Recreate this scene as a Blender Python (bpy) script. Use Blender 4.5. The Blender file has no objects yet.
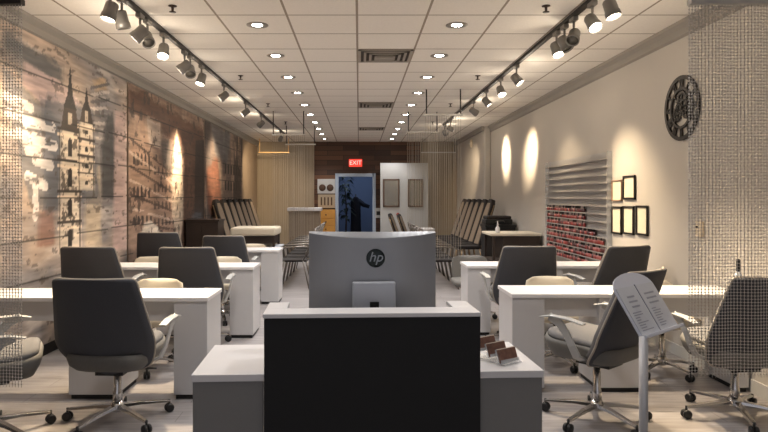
import bpy, math, random
import numpy as np
from mathutils import Vector, Matrix, Euler
random.seed(7); np.random.seed(7)
PI = math.pi
scn = bpy.context.scene
COL = scn.collection
F = 613.0; VX = 359.0; VY = 197.0; H = 1.465; CEIL = 3.05
LW = -2.92; RW = 2.95; BACK = 17.6

# ---------------------------------------------------------------- materials
def s2l(c):
    c = c / 255.0
    return c / 12.92 if c <= 0.04045 else ((c + 0.055) / 1.055) ** 2.4
def lin(rgb): return (s2l(rgb[0]), s2l(rgb[1]), s2l(rgb[2]), 1.0)
MATS = {}
def mat(name, rgb, rough=0.5, metal=0.0, noise=0.06, scale=12.0, bump=0.0, emis=0.0, coat=0.0, alpha=1.0, trans=0.0):
    if name in MATS: return MATS[name]
    m = bpy.data.materials.new(name); m.use_nodes = True
    nt = m.node_tree; b = nt.nodes['Principled BSDF']
    c = lin(rgb)
    if noise > 0:
        tc = nt.nodes.new('ShaderNodeTexCoord')
        n = nt.nodes.new('ShaderNodeTexNoise'); n.inputs['Scale'].default_value = scale
        n.inputs['Detail'].default_value = 3
        r = nt.nodes.new('ShaderNodeMix'); r.data_type = 'RGBA'
        r.inputs['A'].default_value = tuple(x * (1 - noise) for x in c[:3]) + (1,)
        r.inputs['B'].default_value = tuple(min(1, x * (1 + noise)) for x in c[:3]) + (1,)
        nt.links.new(tc.outputs['Object'], n.inputs['Vector'])
        nt.links.new(n.outputs['Fac'], r.inputs['Factor'])
        nt.links.new(r.outputs['Result'], b.inputs['Base Color'])
        if bump > 0:
            bp = nt.nodes.new('ShaderNodeBump'); bp.inputs['Strength'].default_value = bump; bp.inputs['Distance'].default_value = 0.01
            nt.links.new(n.outputs['Fac'], bp.inputs['Height']); nt.links.new(bp.outputs['Normal'], b.inputs['Normal'])
    else:
        b.inputs['Base Color'].default_value = c
    b.inputs['Roughness'].default_value = rough
    b.inputs['Metallic'].default_value = metal
    b.inputs['Coat Weight'].default_value = coat
    b.inputs['Alpha'].default_value = alpha
    b.inputs['Transmission Weight'].default_value = trans
    if emis > 0:
        b.inputs['Emission Color'].default_value = c; b.inputs['Emission Strength'].default_value = emis
    MATS[name] = m
    return m

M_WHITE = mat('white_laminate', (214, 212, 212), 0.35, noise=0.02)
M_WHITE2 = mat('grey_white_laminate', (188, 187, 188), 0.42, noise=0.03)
M_SIDESHADE = mat('painted_shade_white_laminate', (120, 119, 117), 0.5, noise=0.03)  # white cabinet sides, their shade put into the base colour as grey
M_BLACKPANEL = mat('matt_black_panel', (19, 19, 20), 0.75, noise=0.1)
M_KICK = mat('black_kick', (14, 13, 13), 0.6)
M_SHELL = mat('charcoal_fabric', (65, 66, 71), 0.85, noise=0.16, scale=160, bump=0.15)
M_SEATSH = mat('grey_seat_shell', (98, 96, 92), 0.7, noise=0.08, scale=80)
M_CUSH = mat('pale_grey_cushion', (100, 99, 99), 0.8, noise=0.06, scale=60)
M_PIPE = mat('taupe_piping', (158, 150, 138), 0.7, noise=0.04)
M_ARM = mat('light_grey_arm', (168, 168, 166), 0.35, noise=0.03)
M_CREAM = mat('cream_upholstery', (206, 196, 176), 0.7, noise=0.04, scale=40)
M_CHROME = mat('chrome', (200, 198, 196), 0.18, 1.0, noise=0.0)
M_DARKPL = mat('black_plastic', (18, 18, 19), 0.45, noise=0.08)
M_SILVER = mat('silver_plastic', (150, 152, 156), 0.38, 0.35, noise=0.03)
M_SILVER2 = mat('pale_silver', (186, 190, 198), 0.4, 0.2, noise=0.03)
M_LOGO = mat('dark_badge', (40, 48, 48), 0.25, 0.6, noise=0.05)
M_LOGOL = mat('badge_letters', (150, 154, 158), 0.3, 0.4, noise=0.02)
M_TRACK = mat('black_track', (20, 17, 16), 0.5, noise=0.1)
M_HEAD = mat('grey_lamp_can', (124, 121, 117), 0.4, 0.35, noise=0.06)
M_LENS = mat('lit_warm_lens', (255, 240, 214), 0.4, noise=0, emis=14.0)
M_LENSOFF = mat('dim_lens', (92, 88, 82), 0.25, 0.2, noise=0.05)
M_DLRIM = mat('downlight_rim', (150, 143, 134), 0.4, 0.2, noise=0.02)
M_DLIT = mat('lit_downlight', (255, 250, 242), 0.4, noise=0, emis=30.0)
M_VENT = mat('vent_metal', (150, 142, 130), 0.5, 0.1, noise=0.04)
M_VENTD = mat('vent_gap', (62, 52, 44), 0.8, noise=0.1)
M_BRONZE = mat('dark_bronze', (30, 22, 17), 0.55, 0.1, noise=0.25, scale=30)
M_FRAMEB = mat('black_picture_frame', (24, 20, 18), 0.4, noise=0.08)
M_FRAMET = mat('tan_picture_frame', (150, 120, 100), 0.5, noise=0.08)
M_PAPER = mat('framed_paper', (222, 214, 190), 0.6, noise=0.05, scale=30)
M_BEAD = mat('silver_bead', (170, 165, 159), 0.5, 0.15, noise=0.12, scale=70)
M_STRAND = mat('pale_chain', (160, 152, 140), 0.4, 0.3, noise=0.06)
M_ROD = mat('dark_hanging_rod', (58, 52, 48), 0.5, 0.3, noise=0.05)
M_RODL = mat('pale_rail', (202, 198, 190), 0.45, 0.1, noise=0.03)
M_BANQ = mat('dark_banquet_fabric', (33, 28, 26), 0.85, noise=0.15, scale=60)
M_BANQP = mat('taupe_back_pad', (132, 116, 98), 0.8, noise=0.1, scale=40)
M_GOLD = mat('bronze_chair_frame', (146, 122, 92), 0.35, 0.6, noise=0.06)
M_GREYST = mat('grey_slat_metal', (104, 98, 92), 0.4, 0.5, noise=0.08)
M_DKWOOD = mat('dark_brown_wood', (44, 32, 25), 0.55, noise=0.25, scale=14)
M_TANP = mat('honey_wood', (196, 142, 66), 0.5, noise=0.14, scale=16)
M_BLUEF = mat('pale_blue_paint', (168, 182, 200), 0.4, noise=0.03)
M_PART = mat('pale_partition_paint', (186, 186, 184), 0.6, noise=0.04)
M_MIRROR = mat('framed_glass', (156, 150, 138), 0.12, 0.75, noise=0.08)
M_WFRAME = mat('brown_window_frame', (92, 70, 54), 0.5, noise=0.12)
M_RED = mat('lit_red_sign', (235, 66, 52), 0.4, noise=0, emis=0.55)
M_SIGNW = mat('sign_white', (255, 214, 204), 0.4, noise=0, emis=0.55)
M_BROWNB = mat('brown_felt', (84, 62, 48), 0.8, noise=0.1)
M_LEAF = mat('dark_leaf', (30, 46, 34), 0.6, noise=0.3, scale=20)
M_COAT = mat('navy_cloth', (16, 20, 34), 0.9, noise=0.15)
M_ACRY = mat('clear_acrylic', (226, 230, 232), 0.15, noise=0, alpha=0.32)
M_SHEET = mat('frosted_sign_plate', (196, 200, 212), 0.3, noise=0.02)
M_PAGE = mat('sign_page', (192, 196, 204), 0.5, noise=0.05, scale=40)
M_INK = mat('grey_ink', (146, 150, 162), 0.7, noise=0.05)
M_POST = mat('grey_post', (182, 182, 184), 0.35, 0.25, noise=0.02)
M_CARD = mat('printed_card', (110, 78, 66), 0.5, noise=0.65, scale=60)
M_CARDE = mat('card_edge', (226, 212, 196), 0.5, noise=0.03)
M_SWITCH = mat('ivory_plastic', (206, 192, 170), 0.45, noise=0.03)
M_CROWN = mat('grey_crown_paint', (146, 140, 133), 0.6, noise=0.03)
M_SPRK = mat('sprinkler_metal', (66, 54, 46), 0.4, 0.5, noise=0.06)

# walls, floor, ceiling
def wall_mat(name, rgb, amt=0.05):
    return mat(name, rgb, 0.75, noise=amt, scale=1.6, bump=0.0)
M_WALLR = wall_mat('right_wall_paint', (186, 180, 172))
M_WALLL = wall_mat('left_wall_paint', (150, 132, 112))
M_WALLB = wall_mat('back_wall_paint', (150, 136, 116), 0.1)

def ceiling_material():
    m = bpy.data.materials.new('ceiling_tiles'); m.use_nodes = True
    nt = m.node_tree; N = nt.nodes; L = nt.links; b = N['Principled BSDF']
    tc = N.new('ShaderNodeTexCoord'); sp = N.new('ShaderNodeSeparateXYZ'); L.new(tc.outputs['Object'], sp.inputs[0])
    def line(out, off):
        a = N.new('ShaderNodeMath'); a.operation = 'SUBTRACT'; L.new(out, a.inputs[0]); a.inputs[1].default_value = off
        d = N.new('ShaderNodeMath'); d.operation = 'DIVIDE'; L.new(a.outputs[0], d.inputs[0]); d.inputs[1].default_value = 0.612
        f = N.new('ShaderNodeMath'); f.operation = 'PINGPONG'; L.new(d.outputs[0], f.inputs[0]); f.inputs[1].default_value = 0.5
        l = N.new('ShaderNodeMath'); l.operation = 'LESS_THAN'; L.new(f.outputs[0], l.inputs[0]); l.inputs[1].default_value = 0.017
        return l.outputs[0]
    mx = N.new('ShaderNodeMath'); mx.operation = 'MAXIMUM'
    L.new(line(sp.outputs[0], -0.018), mx.inputs[0]); L.new(line(sp.outputs[1], 5.34), mx.inputs[1])
    n = N.new('ShaderNodeTexNoise'); n.inputs['Scale'].default_value = 45; L.new(tc.outputs['Object'], n.inputs['Vector'])
    n2 = N.new('ShaderNodeTexNoise'); n2.inputs['Scale'].default_value = 1.1; L.new(tc.outputs['Object'], n2.inputs['Vector'])
    t = N.new('ShaderNodeMix'); t.data_type = 'RGBA'
    t.inputs['A'].default_value = lin((226, 220, 211)); t.inputs['B'].default_value = lin((238, 232, 223)); L.new(n.outputs['Fac'], t.inputs['Factor'])
    c = N.new('ShaderNodeMix'); c.data_type = 'RGBA'; L.new(mx.outputs[0], c.inputs['Factor'])
    L.new(t.outputs['Result'], c.inputs['A']); c.inputs['B'].default_value = lin((150, 138, 124))
    L.new(c.outputs['Result'], b.inputs['Base Color']); b.inputs['Roughness'].default_value = 0.9
    return m
def floor_material():
    m = bpy.data.materials.new('grey_wood_planks'); m.use_nodes = True
    nt = m.node_tree; N = nt.nodes; L = nt.links; b = N['Principled BSDF']
    tc = N.new('ShaderNodeTexCoord')
    br = N.new('ShaderNodeTexBrick'); L.new(tc.outputs['Object'], br.inputs['Vector'])
    br.inputs['Scale'].default_value = 1.0; br.inputs['Brick Width'].default_value = 1.2; br.inputs['Row Height'].default_value = 0.19
    br.inputs['Mortar Size'].default_value = 0.003
    br.inputs['Color1'].default_value = lin((138, 134, 134)); br.inputs['Color2'].default_value = lin((156, 152, 152)); br.inputs['Mortar'].default_value = lin((110, 106, 104))
    mp = N.new('ShaderNodeMapping'); mp.inputs['Scale'].default_value = (1.6, 16, 1); L.new(tc.outputs['Object'], mp.inputs['Vector'])
    n = N.new('ShaderNodeTexNoise'); n.inputs['Scale'].default_value = 2.0; n.inputs['Detail'].default_value = 6; L.new(mp.outputs[0], n.inputs['Vector'])
    r = N.new('ShaderNodeMapRange'); r.inputs['From Min'].default_value = 0.3; r.inputs['From Max'].default_value = 0.7; r.inputs['To Min'].default_value = 0.68; r.inputs['To Max'].default_value = 1.1
    L.new(n.outputs['Fac'], r.inputs['Value'])
    mu = N.new('ShaderNodeMix'); mu.data_type = 'RGBA'; mu.blend_type = 'MULTIPLY'; mu.inputs['Factor'].default_value = 1
    L.new(br.outputs['Color'], mu.inputs['A']); L.new(r.outputs['Result'], mu.inputs['B'])
    L.new(mu.outputs['Result'], b.inputs['Base Color']); b.inputs['Roughness'].default_value = 0.38
    return m
def plank_wall_material():
    m = bpy.data.materials.new('dark_wood_planks'); m.use_nodes = True
    nt = m.node_tree; N = nt.nodes; L = nt.links; b = N['Principled BSDF']
    tc = N.new('ShaderNodeTexCoord'); sp = N.new('ShaderNodeSeparateXYZ'); cb = N.new('ShaderNodeCombineXYZ')
    L.new(tc.outputs['Object'], sp.inputs[0]); L.new(sp.outputs[0], cb.inputs[0]); L.new(sp.outputs[2], cb.inputs[1])
    br = N.new('ShaderNodeTexBrick'); L.new(cb.outputs[0], br.inputs['Vector'])
    br.inputs['Scale'].default_value = 1.0; br.inputs['Brick Width'].default_value = 0.9; br.inputs['Row Height'].default_value = 0.14; br.inputs['Mortar Size'].default_value = 0.006
    br.inputs['Color1'].default_value = lin((58, 36, 26)); br.inputs['Color2'].default_value = lin((104, 70, 48)); br.inputs['Mortar'].default_value = lin((22, 14, 11))
    L.new(br.outputs['Color'], b.inputs['Base Color']); b.inputs['Roughness'].default_value = 0.6
    return m
M_CEIL = ceiling_material(); M_FLOOR = floor_material(); M_PLANK = plank_wall_material()
M_MURAL = bpy.data.materials.new('printed_mural'); M_MURAL.use_nodes = True
_n = M_MURAL.node_tree.nodes; _a = _n.new('ShaderNodeAttribute'); _a.attribute_name = 'print'
M_MURAL.node_tree.links.new(_a.outputs['Color'], _n['Principled BSDF'].inputs['Base Color'])
_n['Principled BSDF'].inputs['Roughness'].default_value = 0.62

# ---------------------------------------------------------------- mesh builder
class MB:
    def __init__(s): s.v = []; s.f = []; s.mi = []; s.sm = []; s.mats = []
    def _m(s, m):
        if m is None: return 0
        if m not in s.mats: s.mats.append(m)
        return s.mats.index(m)
    def add(s, verts, faces, m=None, smooth=False, M=None):
        o = len(s.v)
        if M is not None: verts = [tuple(M @ Vector(p)) for p in verts]
        s.v += [tuple(p) for p in verts]
        k = s._m(m)
        for f in faces: s.f.append(tuple(o + i for i in f)); s.mi.append(k); s.sm.append(smooth)
        return s
    def box(s, a, b, m=None, M=None):
        x0, y0, z0 = a; x1, y1, z1 = b
        if x0 > x1: x0, x1 = x1, x0
        if y0 > y1: y0, y1 = y1, y0
        if z0 > z1: z0, z1 = z1, z0
        v = [(x0,y0,z0),(x1,y0,z0),(x1,y1,z0),(x0,y1,z0),(x0,y0,z1),(x1,y0,z1),(x1,y1,z1),(x0,y1,z1)]
        return s.add(v, [(0,3,2,1),(4,5,6,7),(0,1,5,4),(1,2,6,5),(2,3,7,6),(3,0,4,7)], m, False, M)
    def rings(s, rings, m=None, smooth=True, cap=True, closed=True, M=None):
        n = len(rings[0]); v = [p for r in rings for p in r]; f = []
        for i in range(len(rings) - 1):
            for j in range(n if closed else n - 1):
                k = (j + 1) % n
                f.append((i*n + j, i*n + k, (i+1)*n + k, (i+1)*n + j))
        if cap:
            f.append(tuple(reversed(range(n)))); f.append(tuple((len(rings)-1)*n + j for j in range(n)))
        return s.add(v, f, m, smooth, M)
    def lathe(s, prof, m=None, n=20, M=None, smooth=True):
        return s.rings([[(r*math.cos(2*PI*j/n), r*math.sin(2*PI*j/n), z) for j in range(n)] for r, z in prof], m, smooth, True, True, M)
    def tube(s, pts, r, m=None, n=8, prof=None, up=None, smooth=True, cap=True):
        P = [Vector(p) for p in pts]; R = r if isinstance(r, (list, tuple)) else [r]*len(P)
        T = []
        for i in range(len(P)):
            a = P[max(0, i-1)]; b = P[min(len(P)-1, i+1)]; T.append((b - a).normalized())
        u = Vector(up) if up else (Vector((0,0,1)) if abs(T[0].z) < 0.9 else Vector((1,0,0)))
        rings = []
        for i in range(len(P)):
            u = (u - T[i]*u.dot(T[i])).normalized(); w = T[i].cross(u)
            if prof: rings.append([tuple(P[i] + w*a*R[i] + u*b*R[i]) for a, b in prof])
            else: rings.append([tuple(P[i] + (w*math.cos(2*PI*j/n) + u*math.sin(2*PI*j/n))*R[i]) for j in range(n)])
        return s.rings(rings, m, smooth, cap)
    def prism(s, poly, z0, z1, m=None, M=None, smooth=False):   # poly in xy, extruded z
        return s.rings([[(x, y, z0) for x, y in poly], [(x, y, z1) for x, y in poly]], m, smooth, True, True, M)
    def mesh(s, name):
        me = bpy.data.meshes.new(name); me.from_pydata(s.v, [], s.f)
        for m in s.mats: me.materials.append(m)
        me.polygons.foreach_set('material_index', s.mi); me.polygons.foreach_set('use_smooth', s.sm)
        me.validate(); me.update()
        return me
    def build(s, name, m=None, parent=None, bevel=0, kind=None, loc=None, rot=None, label=None):
        if m is not None and not s.mats: s.mats = [m]
        me = s.mesh(name)
        import bmesh
        bm = bmesh.new(); bm.from_mesh(me); bmesh.ops.recalc_face_normals(bm, faces=bm.faces); bm.to_mesh(me); bm.free()
        o = bpy.data.objects.new(name, me); COL.objects.link(o)
        if parent: o.parent = parent
        if bevel:
            b = o.modifiers.new('edge', 'BEVEL'); b.width = bevel; b.segments = 2; b.limit_method = 'ANGLE'; b.harden_normals = False
        if kind: o['kind'] = kind
        if loc: o.location = loc
        if rot: o.rotation_euler = rot
        if label: o['label'] = label
        return o
def thing(name, label, cat, loc=(0,0,0), rz=0, group=None):
    o = bpy.data.objects.new(name, None); COL.objects.link(o); o.empty_display_size = 0.1
    o.location = loc; o.rotation_euler = (0, 0, rz); o['label'] = label; o['category'] = cat
    if group: o['group'] = group
    return o
def tag(o, label, cat, group=None):
    o['label'] = label; o['category'] = cat
    if group: o['group'] = group
    return o
def kids(o): return [c for c in bpy.data.objects if c.parent == o]
def dup(root, loc, rz=0, label=None, group=None, dz=0, lift=()):
    r = root.copy(); COL.objects.link(r); r.location = loc; r.rotation_euler = (0, 0, rz)
    if label: r['label'] = label
    if group: r['group'] = group
    for ch in kids(root):
        c = ch.copy(); COL.objects.link(c); c.parent = r
        if dz and ch.name.split('.')[0] in lift: c.location.z += dz
        for g in kids(ch):
            d = g.copy(); COL.objects.link(d); d.parent = c
    return r
def text(name, body, size, m, parent, loc, rot, ext=0.001, shear=0, sx=1):
    cu = bpy.data.curves.new(name, 'FONT'); cu.body = body; cu.size = size; cu.extrude = ext; cu.align_x = 'CENTER'; cu.align_y = 'CENTER'; cu.shear = shear
    o = bpy.data.objects.new(name, cu); COL.objects.link(o); cu.materials.append(m)
    bpy.context.view_layer.update()
    me = bpy.data.meshes.new_from_object(o.evaluated_get(bpy.context.evaluated_depsgraph_get())); bpy.data.objects.remove(o)
    o = bpy.data.objects.new(name, me); COL.objects.link(o)
    if not me.materials: me.materials.append(m)
    o.parent = parent; o.location = loc; o.rotation_euler = rot; o.scale.x = sx
    return o
def struct(name, mb, m, **k): return mb.build(name, m, kind='structure', **k)
ORD = ['first','second','third','fourth','fifth','sixth','seventh','eighth','ninth','tenth','eleventh','twelfth','thirteenth','fourteenth']

# ---------------------------------------------------------------- setting
Y0 = -1.5
struct('floor', MB().box((LW-.15, Y0, -.1), (RW+.15, BACK+3.2, 0)), M_FLOOR)
struct('ceiling', MB().box((LW-.15, Y0, CEIL), (RW+.15, BACK+.15, CEIL+.1)), M_CEIL)
struct('wall_left', MB().box((LW-.12, Y0, 0), (LW, BACK, CEIL)), M_WALLL)
struct('wall_right', MB().box((RW, Y0, 0), (RW+.12, BACK, CEIL)), M_WALLR)
struct('wall_right_far', MB().box((2.80, 13.7, 0), (RW, BACK, CEIL)), M_WALLR, bevel=0.03)
DX0, DX1, DZ = -.62, .42, 2.08
struct('wall_back', MB().box((LW, BACK, 0), (DX0, BACK+.12, CEIL)).box((DX1, BACK, 0), (RW, BACK+.12, CEIL)).box((DX0, BACK, DZ), (DX1, BACK+.12, CEIL)), M_WALLB)
struct('wall_back_planks', MB().box((-1.28, BACK-.03, 0), (DX0, BACK, CEIL)).box((DX1, BACK-.03, 0), (1.75, BACK, CEIL)).box((DX0, BACK-.03, DZ), (DX1, BACK, CEIL)), M_PLANK)
struct('trim_doorframe', MB().box((DX0-.06, BACK-.06, 0), (DX0+.03, BACK+.12, DZ+.06)).box((DX1-.03, BACK-.06, 0), (DX1+.06, BACK+.12, DZ+.06)).box((DX0, BACK-.06, DZ-.03), (DX1, BACK+.12, DZ+.06)), M_BLUEF)
M_BLUEW = mat('blue_back_room_paint', (104, 118, 144), 0.7, noise=0.08, scale=2)
struct('wall_back_room', MB().box((-1.6, BACK+2.6, 0), (1.4, BACK+2.7, 2.7)).box((-1.7, BACK+.12, 0), (-1.6, BACK+2.7, 2.7)).box((1.4, BACK+.12, 0), (1.5, BACK+2.7, 2.7)).box((-1.7, BACK+.12, 2.7), (1.5, BACK+2.7, 2.8)), M_BLUEW)
def crown(x, s, y1):
    P = [(0, 0), (0.075, 0), (0.075, -.03), (0.03, -.06), (0.03, -.12), (0, -.135)]
    r = [[(x + s*a, y, CEIL + b) for a, b in P] for y in (Y0, y1)]
    return MB().rings(r, None, False)
struct('trim_1', crown(LW, 1, BACK), M_CROWN); struct('trim_2', crown(RW, -1, 13.7), M_CROWN); struct('trim_3', MB().box((2.74, 13.7, CEIL-.1), (2.80, BACK, CEIL)), M_CROWN)
struct('baseboard_left', MB().box((LW, Y0, 0), (LW+.015, BACK, .1)), M_KICK); struct('baseboard_right', MB().box((RW-.015, Y0, 0), (RW, 13.7, .1)), M_PART)

# ---------------------------------------------------------------- murals on the left wall
def vnoise(u, v, su, sv, seed):
    rs = np.random.RandomState(seed); g = rs.rand(64, 64)
    a = u/su; b = v/sv; i = np.floor(a).astype(int); j = np.floor(b).astype(int); fa = a-i; fb = b-j
    fa = fa*fa*(3-2*fa); fb = fb*fb*(3-2*fb)
    G = lambda p, q: g[p % 64, q % 64]
    return (G(i,j)*(1-fa)+G(i+1,j)*fa)*(1-fb)+(G(i,j+1)*(1-fa)+G(i+1,j+1)*fa)*fb
def fbm(u, v, su, sv, seed, o=4):
    t = 0; a = .5; tot = 0
    for k in range(o): t = t + a*vnoise(u, v, su/2**k, sv/2**k, seed+k); tot += a; a *= .55
    return t/tot
def inpoly(u, v, poly):
    ins = np.zeros(u.shape, bool); n = len(poly)
    for i in range(n):
        (x1, y1), (x2, y2) = poly[i], poly[(i+1) % n]
        c = ((y1 > v) != (y2 > v)) & (u < (x2-x1)*(v-y1)/(y2-y1+1e-9)+x1); ins ^= c
    return ins
def px(x, y):      # a pixel on the left wall -> (along the wall, height)
    Y = F*LW/(x-VX); return (Y, H + (VY-y)*Y/F)
def mural(ya, yb, painter, label):
    z0, z1 = .1, CEIL-.135; st = .0145
    nu = int((yb-ya)/st); nv = int((z1-z0)/st)
    uu = np.linspace(ya, yb, nu); vv = np.linspace(z0, z1, nv); V, U = np.meshgrid(vv, uu, indexing='ij')
    C = painter(U, V)
    # board seams, sagging slightly like the hung sheets
    sag = V + .03*np.sin((U-ya)/(yb-ya)*PI)
    seam = np.abs(((sag/.37) % 1)-.5) > .5-.017
    C[seam] *= .45
    g = C.mean(-1, keepdims=True); C = g + (C-g)*.70; C = C*(.80+.4*fbm(U, V, .35, .035, 901))[..., None]*np.array((.99, 1.0, 1.03)); C = np.clip(C, 0, 255)/255.; C = C**1.18
    C = np.where(C <= .04045, C/12.92, ((C+.055)/1.055)**2.4)
    me = bpy.data.meshes.new('wall_mural'); x = LW+.012
    pts = np.stack([np.full(U.shape, x), U, V], -1).reshape(-1, 3)
    idx = np.arange(nu*nv).reshape(nv, nu)
    fc = np.stack([idx[:-1,:-1], idx[:-1,1:], idx[1:,1:], idx[1:,:-1]], -1).reshape(-1, 4)
    me.from_pydata(pts.tolist(), [], fc.tolist()); me.materials.append(M_MURAL)
    at = me.color_attributes.new('print', 'FLOAT_COLOR', 'POINT')
    at.data.foreach_set('color', np.concatenate([C.reshape(-1, 3), np.ones((nu*nv, 1))], 1).astype(np.float32).ravel())
    me.update(); o = bpy.data.objects.new('wall_mural', me); COL.objects.link(o)
    return tag(o, label, 'mural', 'printed city murals on the left wall')
def over(C, mask, rgb, a=1.0):
    a = (a*mask)[..., None] if not np.isscalar(a) or True else a
    C[:] = C*(1-a) + np.array(rgb, float)*a
def soft(U, V, poly, seed, j=.05):
    t = 0
    for q in range(4):
        t = t + inpoly(U + j*(fbm(U, V, .3, .3, seed+q*3)-.5)*2 + .02*(q-1.5), V + j*(fbm(U, V, .25, .08, seed+9+q*5)-.5)*2, poly).astype(float)
    return t/4*(.72+.4*fbm(U, V, .4, .05, seed+40)).clip(0, 1)
def windows(C, U, V, u0, u1, v0, v1, nu, nv, rgb, a, fw=.5, fh=.6):
    cu = (U-u0)/(u1-u0)*nu; cv = (V-v0)/(v1-v0)*nv
    m = (cu > 0) & (cu < nu) & (cv > 0) & (cv < nv)
    fu = np.abs(cu % 1-.5); fv = cv % 1
    w = m & (fu < fw/2) & (fv > .15) & (fv < .15+fh - (fu/(fw/2))**2*.15)
    over(C, w.astype(float), rgb, a)
def ribbon(C, U, V, pts, w, rgb, a, seed):
    m = np.zeros(U.shape)
    for (a0, b0), (a1, b1) in zip(pts[:-1], pts[1:]):
        d = np.array([a1-a0, b1-b0]); L2 = d@d; t = np.clip(((U-a0)*d[0]+(V-b0)*d[1])/L2, 0, 1)
        m = np.maximum(m, np.hypot(U-a0-t*d[0], V-b0-t*d[1]) < w)
    over(C, m*(fbm(U, V, .25, .06, seed) > .33), rgb, a)
def towers(C, U, V, uc, w, zt, zb, seed):
    dk = (52, 40, 34); lt = (226, 204, 172)
    body_top = zb + (zt-zb)*.66
    over(C, soft(U, V, [(uc-w, zb), (uc+w, zb), (uc+w*.82, body_top), (uc-w*.82, body_top)], seed, .02), lt, .95)
    n = fbm(U, V, .09, .09, seed+3)
    over(C, ((np.abs(U-uc) < w) & (V < body_top) & (V > zb) & (n > .62)).astype(float), dk, .6)
    zs = np.linspace(zb, body_top, 5)
    for k, z in enumerate(zs[1:]):
        over(C, ((np.abs(U-uc) < w*1.12) & (np.abs(V-z) < .014)).astype(float), dk, .85)
        over(C, ((np.abs(U-uc) < w*1.1) & (np.abs(V-z+.06) < .018)).astype(float), (228, 202, 168), .9)
    for k in range(4):
        z0, z1 = zs[k]+.05, zs[k+1]-.075
        ww = w*.2
        m = (np.abs(U-uc) < ww) & (V > z0) & (V < z1 - ww*0 - (U-uc)**2/ww*.6)
        over(C, m.astype(float), (40, 30, 27), .95)
        for s in (-1, 1): over(C, ((np.abs(U-uc-s*w*.92) < w*.05) & (V > zs[k]) & (V < zs[k+1])).astype(float), dk, .8)
    # stepped drum, lantern and needle
    over(C, inpoly(U, V, [(uc-w*.82, body_top), (uc+w*.82, body_top), (uc+w*.55, body_top+(zt-body_top)*.35), (uc-w*.55, body_top+(zt-body_top)*.35)]).astype(float), (70, 54, 44), .95)
    over(C, inpoly(U, V, [(uc-w*.6, body_top+(zt-body_top)*.35), (uc+w*.6, body_top+(zt-body_top)*.35), (uc+w*.2, body_top+(zt-body_top)*.6), (uc-w*.2, body_top+(zt-body_top)*.6)]).astype(float), (46, 38, 36), .95)
    over(C, inpoly(U, V, [(uc-w*.24, body_top+(zt-body_top)*.58), (uc+w*.24, body_top+(zt-body_top)*.58), (uc+.006, zt), (uc-.006, zt)]).astype(float), (50, 40, 36), .95)
    over(C, ((np.abs(U-uc) < w*.2) & (np.abs(V-body_top-(zt-body_top)*.18) < .06)).astype(float), lt, .8)
    over(C, (((U-uc)**2+(V-zt+.07)**2) < .025**2).astype(float), (50, 40, 36), .95)

def paintA(U, V):
    C = np.zeros(U.shape+(3,)); n = fbm(U, V, 1.4, .5, 11); n2 = fbm(U, V, .5, .12, 15)
    base = np.array((196, 168, 142.)); C[:] = base
    over(C, np.clip((n-.40)*4, 0, 1), (124, 124, 128), .7); over(C, np.clip((n2-.55)*5, 0, 1), (222, 204, 184), .6)
    over(C, soft(U, V, [px(2, 30), px(60, 64), px(60, 82), px(38, 80), px(20, 60), px(2, 56)], 31, .12), (92, 92, 92), .85)
    over(C, soft(U, V, [px(22, 62), px(57, 80), px(80, 104), px(58, 118), px(20, 84)], 33, .03), (214, 178, 164), .9)
    over(C, soft(U, V, [px(2, 66), px(22, 88), px(58, 122), px(60, 190), px(50, 215), px(26, 200), px(14, 130), px(2, 110)], 37, .1), (116, 116, 118), .8)
    for k, (a, b) in enumerate([((6,112),(42,124)), ((12,132),(48,140)), ((26,150),(50,158)), ((26,176),(42,184)), ((34,186),(34,206)), ((4,96),(30,108)), ((22,142),(46,150))]):
        ribbon(C, U, V, [px(*a), px(*b)], .045, (222, 206, 190), .85, 50+k)
    ribbon(C, U, V, [px(35, 205), px(34, 216)], .05, (232, 216, 200), .9, 61)
    over(C, soft(U, V, [px(38, 212), px(52, 206), px(54, 245), px(36, 247)], 41, .04), (150, 92, 70), .6)
    over(C, soft(U, V, [px(91, 80), px(104, 78), px(106, 90), px(94, 92)], 45, .06), (214, 172, 120), .85)
    for k in range(9):
        y = 88 + k*7; ribbon(C, U, V, [px(90, y), px(108, y-4+k)], .018, (226, 206, 186) if k % 2 else (104, 98, 96), .8, 80+k)
    over(C, soft(U, V, [px(100, 198), px(100, 150), px(106, 118), px(113, 112), px(116, 150), px(114, 198)], 47, .05), (86, 84, 82), .85)
    over(C, soft(U, V, [px(112, 250), px(113, 110), px(126, 112), px(126, 250)], 49, .03), (216, 178, 162), .85)
    over(C, soft(U, V, [px(84, 250), px(84, 170), px(100, 165), px(100, 250)], 53, .06), (206, 180, 140), .7)
    over(C, soft(U, V, [px(40, 96), px(60, 100), px(92, 110), px(98, 200), px(44, 214)], 57, .12), (98, 100, 108), .85)
    for k, (a, b) in enumerate([((24,122),(52,128)), ((30,140),(54,146)), ((34,160),(50,166)), ((26,176),(44,186)), ((34,186),(34,206))]): ribbon(C, U, V, [px(*a), px(*b)], .05, (228, 216, 204), .85, 150+k)
    towers(C, U, V, px(69, 150)[0], .235, px(69, 68)[1], px(69, 252)[1], 101)
    towers(C, U, V, px(85.5, 150)[0], .19, px(85.5, 88)[1], px(85.5, 190)[1], 131)
    over(C, (fbm(U, V, .12, .05, 77) > .68).astype(float), (88, 74, 64), .5)
    return C
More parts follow.
